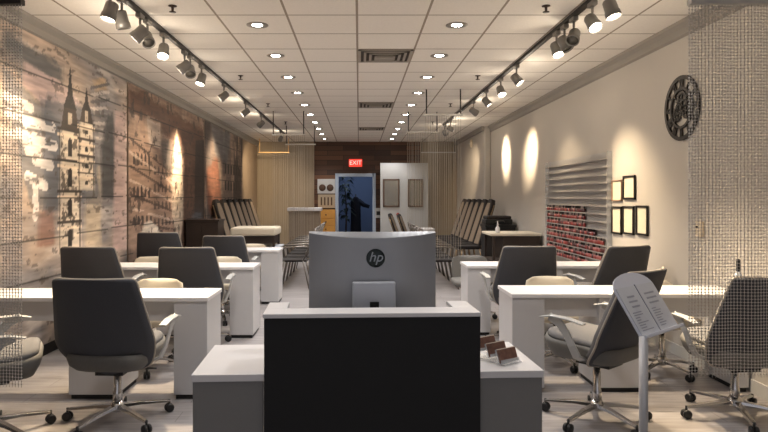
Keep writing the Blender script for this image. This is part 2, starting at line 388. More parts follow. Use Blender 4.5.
def paintB(U, V):
    C = np.zeros(U.shape+(3,)); n = fbm(U, V, .8, .8, 211); n2 = fbm(U, V, .3, .5, 215)
    C[:] = (168, 132, 106); over(C, np.clip((n-.42)*4, 0, 1), (118, 92, 76), .75); over(C, np.clip((n2-.5)*4, 0, 1), (204, 172, 146), .55)
    over(C, soft(U, V, [px(128, 86), px(202, 130), px(202, 150), px(170, 140), px(150, 118), px(128, 112)], 221, .12), (112, 66, 42), .9)
    over(C, soft(U, V, [px(145, 116), px(160, 122), px(160, 150), px(147, 142)], 223, .08), (212, 186, 160), .9)
    over(C, soft(U, V, [px(160, 142), px(168, 138), px(172, 172), px(162, 170)], 225, .06), (98, 88, 82), .8)
    over(C, soft(U, V, [px(128, 250), px(128, 135), px(150, 150), px(170, 176), px(174, 250)], 227, .04), (186, 146, 116), .8)
    for (xa, xb, ya, yb) in [(131, 150, 148, 168), (131, 150, 182, 200), (131, 152, 212, 226)]:
        u0, u1 = px(xa, 0)[0], px(xb, 0)[0]; um = (u0+u1)/2
        windows(C, U, V, u0, u1, H+(VY-yb)*um/F, H+(VY-ya)*um/F, 5, 1, (72, 54, 46), .9)
    u0, u1 = px(152, 0)[0], px(174, 0)[0]
    windows(C, U, V, u0, u1, 1.0, 2.0, 6, 4, (96, 72, 60), .8, .45, .5)
    for k in range(7): ribbon(C, U, V, [px(129, 138+k*14), px(174, 176+k*9)], .02, (222, 190, 160) if k % 2 else (92, 68, 56), .75, 240+k)
    over(C, soft(U, V, [px(171, 215), px(172, 160), px(176, 126), px(181, 160), px(184, 215), px(178, 246)], 231, .05), (232, 206, 170), .85)  # pool of light from the track spotlight, painted into the mural colour
    over(C, soft(U, V, [px(181, 250), px(184, 170), px(180, 130), px(190, 132), px(203, 140), px(203, 250)], 233, .05), (104, 66, 46), .8)
    over(C, soft(U, V, [px(193, 250), px(195, 140), px(204, 140), px(204, 250)], 235, .03), (58, 46, 40), .85)
    over(C, soft(U, V, [px(140, 233), px(143, 224), px(150, 221), px(158, 227), px(162, 236)], 237, .04), (232, 216, 188), .95)
    over(C, soft(U, V, [px(190, 240), px(191, 214), px(201, 212), px(203, 240)], 239, .05), (106, 116, 126), .8)
    over(C, (fbm(U, V, .1, .12, 277) > .66).astype(float), (70, 54, 46), .6)
    return C
def paintC(U, V):
    C = np.zeros(U.shape+(3,)); n = fbm(U, V, .7, .9, 311); n2 = fbm(U, V, .3, .6, 315)
    C[:] = (134, 112, 96); over(C, np.clip((n-.42)*4, 0, 1), (78, 66, 60), .8); over(C, np.clip((n2-.52)*5, 0, 1), (196, 160, 128), .7)
    over(C, soft(U, V, [(11.7, 2.0), (12.6, 2.3), (13.0, 1.4), (12.4, 1.0), (11.8, 1.2)], 321, .15), (160, 84, 50), .7)
    over(C, soft(U, V, [(12.0, 2.9), (13.9, 2.9), (13.5, 2.2), (12.4, 2.35)], 323, .15), (126, 124, 124), .8)
    windows(C, U, V, 13.2, 15.0, .8, 2.3, 6, 4, (48, 38, 34), .85)
    over(C, ((U > 14.2) & (fbm(U, V, .2, .7, 331) > .5)).astype(float), (60, 48, 42), .7)
    return C
mural(3.2, 7.68, paintA, 'grey and pink city mural with two dark spired towers, nearest on the left wall')
mural(7.72, 11.5, paintB, 'brown city mural with rows of arched windows, middle of the left wall')
mural(11.54, 15.3, paintC, 'dark brown city mural above the row of leaning chairs, farthest along the left wall')

# ---------------------------------------------------------------- desks
def desk(x_in, s, y, label, xw):
    """x_in: aisle edge; s=+1 right side, -1 left side; xw: wall end"""
    t = thing('manicure_desk', label, 'desk', (x_in, y, 0), 0, 'long white desks along both walls')
    D = .46; L = abs(xw-x_in); X = lambda a: s*a
    MB().box((0, 0, .71), (X(L), D, .74)).build('worktop', M_WHITE, t, .004)
    for a, b in ((0.008, .25), (.66, 1.01), (L-.09, L-.008)):
        p = MB().box((X(a), .012, .035), (X(b), D-.012, .71)).build('pedestal', M_WHITE2, t, .003)
        MB().box((X(a+.012), .03, 0), (X(b-.012), D-.03, .035)).build('toe_kick', M_KICK, p)
    for a, b in ((.25, .66), (1.01, L-.09)):
        MB().box((X(a), .06, .56), (X(b), .08, .71)).build('apron', M_WHITE2, t)
    return t
DL = [4.42, 6.34, 8.36]; DR = [4.58, 6.46]
for y, w in zip(DL, ('nearest the camera, facing the big charcoal chair', 'second from the camera in the left row', 'third from the camera in the left row')):
    desk(-1.09, -1, y, 'long white desk %s, along the mural wall' % w, LW+.02)
for y, w in zip(DR, ('nearest the camera, behind the angled brochure stand', 'second from the camera, before the red bottle rack')):
    desk(1.14, 1, y, 'long white desk %s, along the right wall' % w, RW-.02)

# ---------------------------------------------------------------- office chairs
def star_base(parent, R=.335, legz=.085):
    b = MB().lathe([(.028, .07), (.045, .08), (.045, .12), (.03, .14)], n=16)
    prof = [(-1, -.45), (1, -.45), (.8, .45), (-.8, .45)]
    for k in range(5):
        a = 2*PI*k/5 + PI/2 + .3; c, s_ = math.cos(a), math.sin(a)
        b.tube([(c*.02, s_*.02, .105), (c*.15, s_*.15, .098), (c*R, s_*R, .075)], [.026, .021, .015], prof=prof, smooth=False)
    b.build('star_base', M_CHROME, parent, .002)
    for k in range(5):
        a = 2*PI*k/5 + PI/2 + .3; w = MB(); cx, cy = math.cos(a)*R, math.sin(a)*R
        for q in (-1, 1):
            Mx = Matrix.Translation((cx - math.sin(a)*q*.014, cy + math.cos(a)*q*.014, .030)) @ Matrix.Rotation(a, 4, 'Z') @ Matrix.Rotation(PI/2, 4, 'X')
            w.lathe([(.018, -.011), (.028, -.009), (.030, 0), (.028, .009), (.018, .011)], n=14, M=Mx)
        w.tube([(cx, cy, .030), (cx, cy, .085)], .008)
        w.build('caster', M_DARKPL, parent)
    MB().lathe([(.030, .12), (.030, .20), (.024, .21), (.024, .48)], n=16).build('gas_column', M_CHROME, parent)
def back_pt(u, z, off=0.0, Z0=.345, Z1=.975):
    v = (z-Z0)/(Z1-Z0)
    hw = .312 - .062*max(0, (v-.38)/.62) - .105*max(0, (.38-v)/.38)**2.0
    e = .028
    if v > 1-e: hw -= .035*(1-math.sqrt(max(0, 1-((v-(1-e))/e)**2)))
    if v < .12: hw -= .10*(1-math.sqrt(max(0, 1-((.12-v)/.12)**2)))
    x = u*hw
    y = -.20 - .20*max(0, v)**1.05 + .16*max(0, .28-v)**1.3*2.2
    y += .085*abs(u)**2.2*(1 - .35*v)
    return (x, y + off, z)
def shell_surface(off0, off1, nu=17, nz=26, sc=1.0, Z0=.345, Z1=.975):
    mb = MB(); zs = []
    for i in range(nz):
        t = i/(nz-1); zs.append(Z0 + (Z1-Z0)*(.5-.5*math.cos(PI*t)))
    us = np.linspace(-1, 1, nu)
    A = [[back_pt(u*sc, z, off0) for u in us] for z in zs]; B = [[back_pt(u*sc, z, off1) for u in us] for z in zs]
    v = [p for r in A for p in r] + [p for r in B for p in r]; n0 = nu*nz; f = []
    for i in range(nz-1):
        for j in range(nu-1):
            a = i*nu+j; f.append((a, a+1, a+nu+1, a+nu)); f.append((n0+a, n0+a+nu, n0+a+nu+1, n0+a+1))
    bd = [j for j in range(nu)] + [i*nu+nu-1 for i in range(1, nz)] + [(nz-1)*nu+j for j in range(nu-2, -1, -1)] + [i*nu for i in range(nz-2, 0, -1)]
    for k in range(len(bd)):
        a, b = bd[k], bd[(k+1) % len(bd)]; f.append((a, n0+a, n0+b, b))
    mb.add(v, f, None, True)
    return mb, [v[i] for i in bd]
def rounded(hw, y0, y1, r, n=5):
    P = []
    for cx, cy, a0 in ((hw-r, y1-r, 0), (-hw+r, y1-r, 90), (-hw+r, y0+r, 180), (hw-r, y0+r, 270)):
        for k in range(n+1):
            a = math.radians(a0+90*k/n); P.append((cx+r*math.cos(a), cy+r*math.sin(a)))
    return P
UPPER = ('seat', 'backrest', 'armrest', 'mechanism', 'seat_cushion')
GC = 'grey swivel chairs at the white desks'
def make_task_chair(label):
    t = thing('swivel_chair', label, 'chair', (0,0,0), 0, GC)
    star_base(t)
    MB().box((-.09, -.13, .335), (.09, .10, .372)).tube([(.05, 0, .35), (.25, .02, .345)], .007).build('mechanism', M_DARKPL, t, .006)
    # seat bucket: dished underside rising at the front edge
    rings = []
    for z, k, dy in ((.372, .66, -.02), (.385, .86, 0), (.415, .98, 0), (.46, 1.03, 0), (.488, 1.0, 0)):
        rings.append([(x*k, y*k+dy, z + (.035*max(0, (y+.02)/.3)**2 if z > .39 else 0)) for x, y in rounded(.25, -.24, .27, .11)])
    MB().rings(rings).build('seat', M_SEATSH, t)
    rings = []
    for z, k in ((.488, .96), (.504, .965), (.518, .93), (.525, .84)):
        rings.append([(x*k, y*k, z + .035*max(0, (y+.02)/.3)**2) for x, y in rounded(.25, -.22, .27, .11)])
    MB().rings(rings).build('seat_cushion', M_CUSH, t)
    mb, bd = shell_surface(0.0, .028); bk = mb.build('backrest', M_SHELL, t)
    mb, _ = shell_surface(.029, .060, sc=.955, Z0=.44, Z1=.965); mb.build('back_cushion', M_CUSH, bk)
    MB().tube([(x, y+.016, z) for x, y, z in bd] + [(bd[0][0], bd[0][1]+.016, bd[0][2])], .0085, n=6).build('piping', M_PIPE, bk)
    for s in (-1, 1):
        a = MB(); pr = [(-1, -.22), (1, -.22), (1, .1), (.8, .22), (-.8, .22), (-1, .1)]
        a.tube([(s*.335, .20, .655), (s*.336, .12, .672), (s*.335, .0, .668), (s*.33, -.10, .648)], [.02, .028, .03, .024], prof=pr, up=(0, 0, 1), smooth=False)
        a.tube([(s*.335, .14, .664), (s*.336, .07, .635), (s*.334, .02, .575), (s*.322, -.01, .50), (s*.295, -.03, .43), (s*.24, -.04, .405)], [.026, .029, .026, .026, .028, .028], prof=pr, up=(s, 0, 0.001), smooth=False)
        a.build('armrest', M_ARM, t, .004)
    return t
PROTO = make_task_chair('large charcoal swivel chair with its back to the camera at the nearest left desk')
def put_chair(x, y, deg, label, dz=0.0, first=[True]):
    if first[0]:
        first[0] = False; PROTO.location = (x, y, 0); PROTO.rotation_euler = (0, 0, math.radians(deg)); PROTO['label'] = label; return PROTO
    return dup(PROTO, (x, y, 0), math.radians(deg), label, None, dz, UPPER)
put_chair(-1.575, 4.0, -2, 'large charcoal swivel chair with its back to the camera at the nearest left desk')
put_chair(-2.24, 3.74, -64, 'charcoal swivel chair cut by the left picture edge behind the bead curtain')
put_chair(-2.50, 6.0, -2, 'dark swivel chair by the mural tower base at the second left desk', .025)
put_chair(-1.60, 6.02, 0, 'dark swivel chair nearest the aisle at the second left desk', .02)
put_chair(-2.50, 7.95, 0, 'dark swivel chair nearest the mural at the third left desk', .045)
put_chair(-1.70, 8.02, 0, 'dark swivel chair nearest the aisle at the third left desk')
put_chair(1.56, 4.02, 40, 'grey swivel chair turned sideways behind the brochure stand post', .04)
put_chair(2.50, 4.08, 5, 'charcoal swivel chair seen through the right bead curtain')
put_chair(1.60, 6.14, 3, 'dark swivel chair nearest the aisle at the second right desk', .02)
put_chair(2.46, 6.14, 20, 'dark swivel chair below the framed papers at the second right desk', .02)

GCL = 'low client chairs on the far side of the desks'
def make_client_chair():
    t = thing('client_chair', '', 'chair', (0,0,0), 0, GCL)
    star_base(t, .27)
    MB().box((-.08, -.10, .375), (.08, .10, .41)).build('mechanism', M_DARKPL, t, .006)
    rings = [[(x*k, y*k, z) for x, y in rounded(.24, -.23, .24, .10)] for z, k in ((.40, .8), (.415, .96), (.45, 1.0), (.475, .97), (.485, .85))]
    MB().rings(rings).build('seat', M_CREAM, t)
    rings = []
    for i in range(11):
        a = i/10; z = .44 + .30*a; hw = .205 + .02*math.sin(PI*a); k = 1.0
        if a > .88: hw -= .05*((a-.88)/.12)**2
        y = -.20 - .06*a; th = .032*(1 if a < .95 else .55)
        rings.append([(hw*math.cos(q)*1.0, y + .06*math.cos(q)**2 + th*math.sin(q), z) for q in np.linspace(0, 2*PI, 20, endpoint=False)])
    MB().rings(rings).build('backrest', M_CREAM, t)
    return t
CL = make_client_chair()
CLS = [(-1.77, 5.20, 176, 'low cream client chair peeking over the nearest left desk'),
       (-2.50, 7.22, 180, 'low cream client chair by the mural behind the second left desk'),
       (-1.62, 7.22, 184, 'low cream client chair near the aisle behind the second left desk'),
       (-1.64, 9.25, 180, 'low cream client chair behind the third left desk'),
       (1.72, 5.36, 178, 'low pale client chair nearest the aisle behind the nearest right desk'),
       (2.52, 5.10, 184, 'low pale client chair near the wall behind the nearest right desk'),
       (1.36, 7.36, 180, 'low dark grey client chair behind the aisle end of the second right desk')]
for i, (x, y, d, l) in enumerate(CLS):
    if i == 0: CL.location = (x, y, 0); CL.rotation_euler = (0, 0, math.radians(d)); CL['label'] = l
    else:
        q_ = dup(CL, (x, y, 0), math.radians(d), l)
        if i == 6:
            for c_ in kids(q_):
                if c_.name.split('.')[0] in ('seat', 'backrest'): c_.data = c_.data.copy(); c_.data.materials[0] = M_SEATSH

# ---------------------------------------------------------------- reception desk
RZ = math.radians(2.6)
rd = thing('reception_desk', 'white reception desk with a raised matt black front panel, centre foreground', 'desk', (.055, 2.50, 0), RZ)
MB().box((-.44, 0, 0), (.445, .025, .974)).build('front_panel', M_BLACKPANEL, rd, .002)
MB().box((-.445, -.006, .974), (.445, .125, .992)).box((-.445, .125, .974), (-.355, .275, .992)).box((.355, .125, .974), (.445, .275, .992)).build('raised_top', M_WHITE, rd, .003)
for a, b in ((-.44, -.415), (.415, .44)): MB().box((a, .025, .745), (b, .27, .974)).build('riser_side', M_WHITE2, rd)
MB().box((-.735, .012, .715), (.715, .52, .745)).build('worktop', M_WHITE, rd, .003)
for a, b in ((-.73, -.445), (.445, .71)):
    MB().box((a, .02, .03), (b, .51, .715)).build('side_cabinet', M_SIDESHADE, rd, .003)
MB().box((-.68, .03, 0), (.66, .48, .03)).build('toe_kick', M_KICK, rd)
# monitor
mo = thing('computer_monitor', 'large curved silver monitor seen from behind on the reception desk', 'monitor', (.068, 2.88, .746), RZ)
def mon_pt(u, z, off): return (u*.305, off + .06*u*u, z)
v = []; f = []; nu = 21
R = []
for i, u in enumerate(np.linspace(-1, 1, nu)):
    zt = .555 - .012*(1-u*u)*0
    R.append([mon_pt(u, .13, 0), mon_pt(u, zt-.006-.024*(1-u*u), 0), mon_pt(u, zt-.001, .032), mon_pt(u, zt-.003, .040), mon_pt(u, .13, .040)])
MB().rings(R, None, False).build('casing', M_SILVER, mo, .003)
R2 = [[mon_pt(u, .142, .0405), mon_pt(u, .545, .0405), mon_pt(u, .545, .0415), mon_pt(u, .142, .0415)] for u in np.linspace(-.97, .97, nu)]
MB().rings(R2, None, False).build('screen', M_DARKPL, mo)
st = MB().box((-.10, -.05, .012), (.10, -.004, .325)).build('stand_neck', M_SILVER2, mo, .006)
MB().box((-.014, -.056, .19), (.014, -.05, .21)).box((-.02, -.056, .205), (.022, -.05, .235)).build('cable_port', M_DARKPL, st)
MB().box((-.13, -.10, 0), (.13, .12, .012)).build('stand_foot', M_SILVER2, mo, .004)
lg = MB().lathe([(.041, 0), (.044, .002), (.041, .004)], n=36, M=Matrix.Translation((0.01, -.0005, .432)) @ Matrix.Rotation(PI/2, 4, 'X')).build('badge', M_LOGO, mo)
text('badge_lettering', 'hp', .066, M_LOGOL, lg, (.01, -.0052, .436), (PI/2, 0, 0), .0008, .28)
# card stand
CS = 1.12
cs = thing('card_stand', 'three-tier stand of brown printed cards on the right end of the reception desk', 'card stand', (.615, 2.70, .747), math.radians(34))
MB().box((-.05, -.075, 0), (.05, .10, .006)).build('base', M_ACRY, cs, .002)
for k in range(3):
    y = -.06 + k*.055; z = .006 + k*.012
    Mx = Matrix.Translation((0, y, z)) @ Matrix.Rotation(math.radians(-20), 4, 'X')
    cs.scale = (CS, CS, CS)
    h = MB().box((-.05, -.004, 0), (.05, -.001, .012), None, Mx).box((-.05, .012, 0), (.05, .015, .055), None, Mx).build('tier', M_ACRY, cs)
    MB().box((-.046, 0, .002), (.046, .011, .052), M_CARD, Mx).box((-.046, 0, .052), (.046, .011, .055), M_CARDE, Mx).build('card_pack', None, h)

# ---------------------------------------------------------------- brochure stand
bs = thing('brochure_stand', 'grey post stand holding a tilted plate with two printed pages', 'sign stand', (1.36, 2.93, 0), math.radians(41))
MB().lathe([(.15, 0), (.15, .008), (.03, .014), (.02, .02)], n=28).build('foot', M_POST, bs)
MB().lathe([(.021, .01), (.021, .80)], n=18).build('post', M_POST, bs)
tilt = Matrix.Translation((0, 0, .785)) @ Matrix.Rotation(math.radians(58), 4, 'X')
# local plate frame: x along bottom edge, y up the plate, z towards the reader
prof = [(-.015, 0), (.415, 0), (.415, .25)] + [(.20 + .215*math.cos(a), .25 + .085*math.sin(a)) for a in np.linspace(0.05, PI-.05, 16)] + [(-.015, .25)]
pl = MB().prism(prof, -.006, 0, None, tilt).build('plate', M_SHEET, bs)
MB().box((-.015, -.004, 0), (.415, .012, .03), None, tilt).build('lip', M_SHEET, pl, .002)
for a in (.0, .205):
    pg = MB().box((a, .014, .001), (a+.195, .262, .004), None, tilt).build('page', M_PAGE, pl)
    ink = MB()
    random.seed(int(a*100)+3)
    for k in range(3):
        w = random.uniform(.06, .11); ink.box((a+.097-w/2, .205-k*.026, .0042), (a+.097+w/2, .214-k*.026, .0052), None, tilt)
    for k in range(8):
        w = random.uniform(.04, .12); ink.box((a+.03, .125-k*.013, .0042), (a+.03+w, .130-k*.013, .0052), None, tilt)
    ink.build('printing', M_INK, pg)
MB().box((.198, .012, .001), (.204, .266, .006), None, tilt).build('divider', M_INK, pl)

# ---------------------------------------------------------------- ceiling fittings
def spot(name, loc, tgt, W, rgb, ang, blend=.5, r=.03):
    L = bpy.data.lights.new(name, 'SPOT'); L.energy = W; L.color = rgb; L.spot_size = math.radians(ang); L.spot_blend = blend; L.shadow_soft_size = r
    o = bpy.data.objects.new(name, L); COL.objects.link(o); o.location = loc
    d = Vector(tgt)-Vector(loc); o.rotation_euler = d.to_track_quat('-Z', 'Y').to_euler()
    return o
# downlights
DLX = (-.935, .90); DLY = [5.645 + 1.224*i for i in range(10)]
proto = None
for si, x in enumerate(DLX):
    for i, y in enumerate(DLY):
        lab = '%s lit recessed downlight from the camera in the %s ceiling row' % (ORD[i], ('left', 'right')[si])
        if proto is None:
            proto = thing('downlight', lab, 'ceiling light', (x, y, CEIL), 0, 'lit recessed downlights in the ceiling')
            MB().rings([[(a*math.cos(2*PI*j/28), a*math.sin(2*PI*j/28), z) for j in range(28)] for a, z in ((.10, 0), (.10, -.006), (.078, -.010), (.046, -.002))], None, True, False).build('rim', M_DLRIM, proto)
            MB().lathe([(.048, -.001), (.048, -.004)], n=28).build('lamp', M_DLIT, proto)
        else: dup(proto, (x, y, CEIL), 0, lab)
        spot('downlight_beam', (x, y, CEIL-.03), (x, y, 0), 62 if i < 6 else 40, (1, .96, .94), 115, .6, .07)
for y in (0.75, 1.97, 3.2, 4.42):     # the same rows continue over the camera
    for x in DLX: spot('downlight_beam', (x, y, CEIL-.03), (x, y, 0), 40 if y > 2.5 else 6, (1, .96, .94), 115, .6, .07)
# vents
for i, (y, l) in enumerate(((6.87, 'large'), (10.54, 'middle'), (14.2, 'farthest'))):
    t = thing('ceiling_vent', '%s louvred air vent in the ceiling centre line%s' % (l, ', nearest the camera' if i == 0 else ''), 'vent', (.288, y, CEIL), 0, 'square air vents in the ceiling')
    MB().box((-.29, -.29, -.004), (.29, .29, -.001)).build('backing', M_VENTD, t)
    fr = MB()
    for k, (h, z) in enumerate(((.295, -.014), (.235, -.02), (.175, -.026), (.115, -.032))):
        w = .028
        fr.box((-h, -h, z), (h, -h+w, z+.01)).box((-h, h-w, z), (h, h, z+.01)).box((-h, -h, z), (-h+w, h, z+.01)).box((h-w, -h, z), (h, h, z+.01))
    fr.box((-.09, -.07, -.036), (.09, .07, -.03)).build('louvre', M_VENT, t)
# sprinklers
sp0 = None
for si, (x, s) in enumerate(((-1.545, 'left'), (1.55, 'right'))):
    for i, y in enumerate((5.08, 8.0, 10.4, 12.9)):
        lab = '%s small dark sprinkler head from the camera beside the %s lighting track' % (ORD[i], s)
        if sp0 is None:
            sp0 = tag(MB().lathe([(.035, 0), (.035, -.006), (.012, -.012), (.010, -.045), (.028, -.05), (.028, -.055)], n=14).build('sprinkler_head', M_SPRK, loc=(x, y, CEIL)), lab, 'sprinkler', 'sprinkler heads in the ceiling')
        else:
            o = sp0.copy(); COL.objects.link(o); o.location = (x, y, CEIL); o['label'] = lab
# tracks
for x, s, y1 in ((-1.85, 'left', 15.2), (1.85, 'right', 13.4)):
    tag(MB().box((x-.02, 1.0, CEIL-.038), (x+.02, y1, CEIL-.001)).build('lighting_track', M_TRACK, None, .003), 'long black lighting track on the %s side of the ceiling' % s, 'light track')
def make_head(lit):
    """can along local -Z with the lens at its lower end, pivot at origin"""
    can = MB().lathe([(.026, .068), (.042, .062), (.048, .05), (.050, -.02), (.055, -.03), (.057, -.070), (.052, -.073), (.048, -.05)], n=22)
    lens = MB().lathe([(.049, -.054), (.049, -.058)], n=22)
    return can, lens
WARM = (1.0, .77, .50); NEUT = (1.0, .86, .68)
# y, aim, lit, watts, colour, angle
HL = [(4.56, (-2.5, 4.1, 0), 1, 140, WARM, 46), (4.78, (-1.5, 5.2, .7), 0, 0, NEUT, 50), (5.18, (-2.92, 5.05, 1.75), 1, 130, WARM, 56), (5.36, (-.9, 3.9, .9), 0, 0, NEUT, 50),
      (5.80, (-1.75, 4.72, .74), 1, 320, WARM, 46), (6.50, (-2.92, 6.3, 1.9), 1, 34, WARM, 60), (6.72, (-1.3, 5.3, 1), 0, 0, NEUT, 50), (7.20, (-2.3, 6.5, .74), 1, 90, WARM, 50),
      (8.40, (-2.92, 8.1, 1.9), 1, 34, WARM, 55), (10.0, (-2.92, 9.75, 2.05), 1, 260, WARM, 38), (11.6, (-2.92, 12.2, 2.1), 1, 190, WARM, 44), (14.5, (-2.3, 15.6, 2.3), 1, 150, WARM, 60)]
HR = [(4.50, (2.5, 3.9, 0), 1, 190, WARM, 46), (4.86, (2.3, 3.2, .6), 1, 40, WARM, 50), (5.28, (1.0, 4.0, 1.2), 0, 0, NEUT, 50), (5.52, (2.6, 4.9, 1.2), 0, 0, NEUT, 50), (5.74, (2.2, 4.75, .74), 1, 230, WARM, 48),
      (7.20, (2.95, 6.60, 1.30), 1, 140, WARM, 48), (8.0, (2.2, 6.7, .74), 1, 70, WARM, 52), (8.9, (2.95, 8.5, 1.3), 1, 40, WARM, 60), (9.9, (2.95, 10.5, 2.2), 1, 250, WARM, 34), (12.4, (2.95, 12.3, 2.3), 1, 260, WARM, 36), (13.2, (2.80, 15.3, 2.0), 1, 150, WARM, 36)]
for x, side, lst in ((-1.85, 'left', HL), (1.85, 'right', HR)):
    for i, (y, aim, lit, W, col, ang) in enumerate(lst):
        p = Vector((x, y, CEIL-.20)); d = (Vector(aim)-p).normalized()
        t = thing('track_spotlight', '%s %s grey can spotlight from the camera on the %s track' % (ORD[i], 'glowing' if lit else 'unlit dark', side), 'spotlight', tuple(p), 0, 'spotlights on the ceiling tracks')
        Mx = d.to_track_quat('-Z', 'Y').to_matrix().to_4x4()
        can, lens = make_head(lit)
        can.v = [tuple(Mx @ Vector(q)) for q in can.v]; lens.v = [tuple(Mx @ Vector(q)) for q in lens.v]
        c = can.build('can', M_HEAD, t)
        lens.build('lens', M_LENS if lit else M_LENSOFF, c)
        MB().box((-.022, -.055, .125), (.022, .055, .161)).tube([(0, 0, .14), (0, 0, .075)], .011).tube([(0, 0, .075), (0, 0, 0)], .009).build('mount', M_HEAD, t, .003)
        if lit and W:
            pt_ = bpy.data.lights.new('added_spill_fill', 'POINT'); pt_.energy = min(W, 80)*.04; pt_.color = (1, .86, .68); pt_.shadow_soft_size = .05  # added fill point at each lit head, brightens ceiling and walls
            po = bpy.data.objects.new('added_spill_fill', pt_); COL.objects.link(po); po.location = tuple(p + d*.13)
            spot('track_beam', tuple(p + d*.10), aim, W*1.15, col, ang*1.2, 1.0, .08)

# ---------------------------------------------------------------- bead curtains
def bead_curtain(x0, x1, y, ztop, zbot, label):
    t = thing('bead_curtain', label, 'bead curtain', ((x0+x1)/2, y, 0), 0, 'bead curtains at the front')
    w = (x1-x0)/2
    MB().box((-w, -.012, ztop), (w, .03, ztop+.028)).build('rail', M_BRONZE if x0 < 0 else M_RODL, t)
    for xx in (-w+.06, w-.06): MB().tube([(xx, 0, ztop+.02), (xx, 0, CEIL)], .006).build('hanger', M_ROD, t)
    mb = MB(); sp = .0165; n = int((x1-x0)/sp); k = int((ztop-zbot)/sp)
    O = [(1,0,0),(0,1,0),(-1,0,0),(0,-1,0)]
    for i in range(n+1):
        xx = -w + i*sp; yy = .01 + .006*math.sin(i*.55)
        for j in range(k):
            z = ztop - (j+.5)*sp; rr = .0052; hh = .0058
            v = [(xx+a*rr, yy+b*rr, z) for a, b, c in O] + [(xx, yy, z+hh), (xx, yy, z-hh)]
            mb.add(v, [(0,1,4),(1,2,4),(2,3,4),(3,0,4),(1,0,5),(2,1,5),(3,2,5),(0,3,5)])
        mb.box((xx-.0009, yy-.0009, zbot), (xx+.0009, yy+.0009, ztop))
    for j in range(k):
        z = ztop - (j+.5)*sp; mb.tube([(-w + i*sp, .01 + .006*math.sin(i*.55), z) for i in range(n+1)], .0010, n=3)
    s = mb.build('bead_strands', M_BEAD, t); s['kind'] = 'stuff'
bead_curtain(-2.60, -1.705, 3.1, 2.44, .50, 'silver bead curtain hanging at the left picture edge before the mural')
bead_curtain(1.675, 2.60, 3.1, 2.44, .55, 'silver bead curtain hanging at the right picture edge beside the clock')
def chain_curtain(x0, x1, y, ztop, zbot, label, rail=M_RODL, hang=M_ROD, gap=.034):
    t = thing('chain_curtain', label, 'chain curtain', ((x0+x1)/2, y, 0), 0, 'pale chain curtains between the seating bays')
    w = (x1-x0)/2
    MB().box((-w-.02, -.012, ztop), (w+.02, .012, ztop+.025)).build('rail', rail, t)
    for xx in (-w+.01, w-.01): MB().tube([(xx, 0, ztop+.02), (xx, 0, CEIL)], .010).build('hanger', hang, t)
    mb = MB(); n = int((x1-x0)/gap)
    for i in range(n+1):
        xx = -w + i*gap + random.uniform(-.006, .006); yy = random.uniform(-.008, .008); zb = zbot + random.uniform(0, .06)
        r = .0032
        mb.rings([[(xx+r*math.cos(q), yy+r*math.sin(q), z) for q in (0.3, 2.4, 4.5)] for z in (zb, ztop)], None, False)
    s = mb.build('chain_strands', M_STRAND, t); s['kind'] = 'stuff'
chain_curtain(.98, 1.50, 9.0, 2.66, .55, 'chain curtain nearest the camera on the right, hung from two dark rods')
chain_curtain(.91, 1.46, 11.41, 2.66, .55, 'second chain curtain on the right, hanging past the partition')
chain_curtain(-1.59, -1.01, 11.3, 2.60, .55, 'chain curtain nearest the camera on the left, hung from two dark rods')
chain_curtain(-1.62, -.98, 13.6, 2.62, .55, 'second chain curtain on the left, beside the plank wall')
M_RAILGLOW = mat('rail_painted_lamplight', (230, 190, 130), 0.4, 0.2, noise=0.04)  # pale rail and hangers with the spotlight's warm glow put into their colour
chain_curtain(-2.70, -1.90, 16.6, 2.66, .55, 'warm lit chain curtain in the far left corner', M_RAILGLOW, M_RAILGLOW)
chain_curtain(1.70, 2.60, 16.6, 2.66, .55, 'pale chain curtain in the far right corner under a white rail')

# ---------------------------------------------------------------- right wall: clock, frames, rack, switch
ck = thing('wall_clock', 'large dark skeleton wall clock with roman numerals and gear centre', 'clock', (RW, 5.58, 2.275), 0)
# clock built in local (y,z) plane, facing -x ; parameter: horizontal h = -y so numerals read right from inside
RM = Matrix(((0, 0, -1, 0), (-1, 0, 0, 0), (0, 1, 0, 0), (0, 0, 0, 1)))   # local x->-y, y->z, z->-x
def ring(mb, r0, r1, z0, z1, n=48, c=(0, 0), M=None):
    rr = [[(c[0]+r*math.cos(2*PI*j/n), c[1]+r*math.sin(2*PI*j/n), z) for j in range(n)] for r, z in ((r0, z0), (r1, z0), (r1, z1), (r0, z1), (r0, z0))]
    mb.rings(rr, None, False, False, True, M)
mb = MB(); ring(mb, .262, .296, .006, .024, M=RM); ring(mb, .165, .188, .006, .024, M=RM); mb.build('rim', M_BRONZE, ck)
mb = MB()
NUM = ['XII','I','II','III','IV','V','VI','VII','VIII','IX','X','XI']
def bar(mb, a, b, w, M):
    a = Vector(a); b = Vector(b); d = (b-a).normalized(); q = Vector((-d.y, d.x))*w
    mb.prism([tuple(a-q), tuple(a+q), tuple(b+q), tuple(b-q)][::-1], .008, .022, None, M)
for k, s_ in enumerate(NUM):
    Rm = RM @ Matrix.Rotation(-2*PI*k/12, 4, 'Z') @ Matrix.Translation((0, .225, 0))
    wd = {'I': .017, 'V': .03, 'X': .032}; tot = sum(wd[c] for c in s_); x = -tot/2
    for c in s_:
        w = wd[c]; cx = x+w/2
        if c == 'I': bar(mb, (cx, -.038), (cx, .038), .0055, Rm)
        elif c == 'V': bar(mb, (cx-.011, .038), (cx, -.038), .005, Rm); bar(mb, (cx+.011, .038), (cx, -.038), .004, Rm)
        else: bar(mb, (cx-.011, .038), (cx+.011, -.038), .005, Rm); bar(mb, (cx+.011, .038), (cx-.011, -.038), .004, Rm)
        x += w
mb.build('numerals', M_BRONZE, ck)
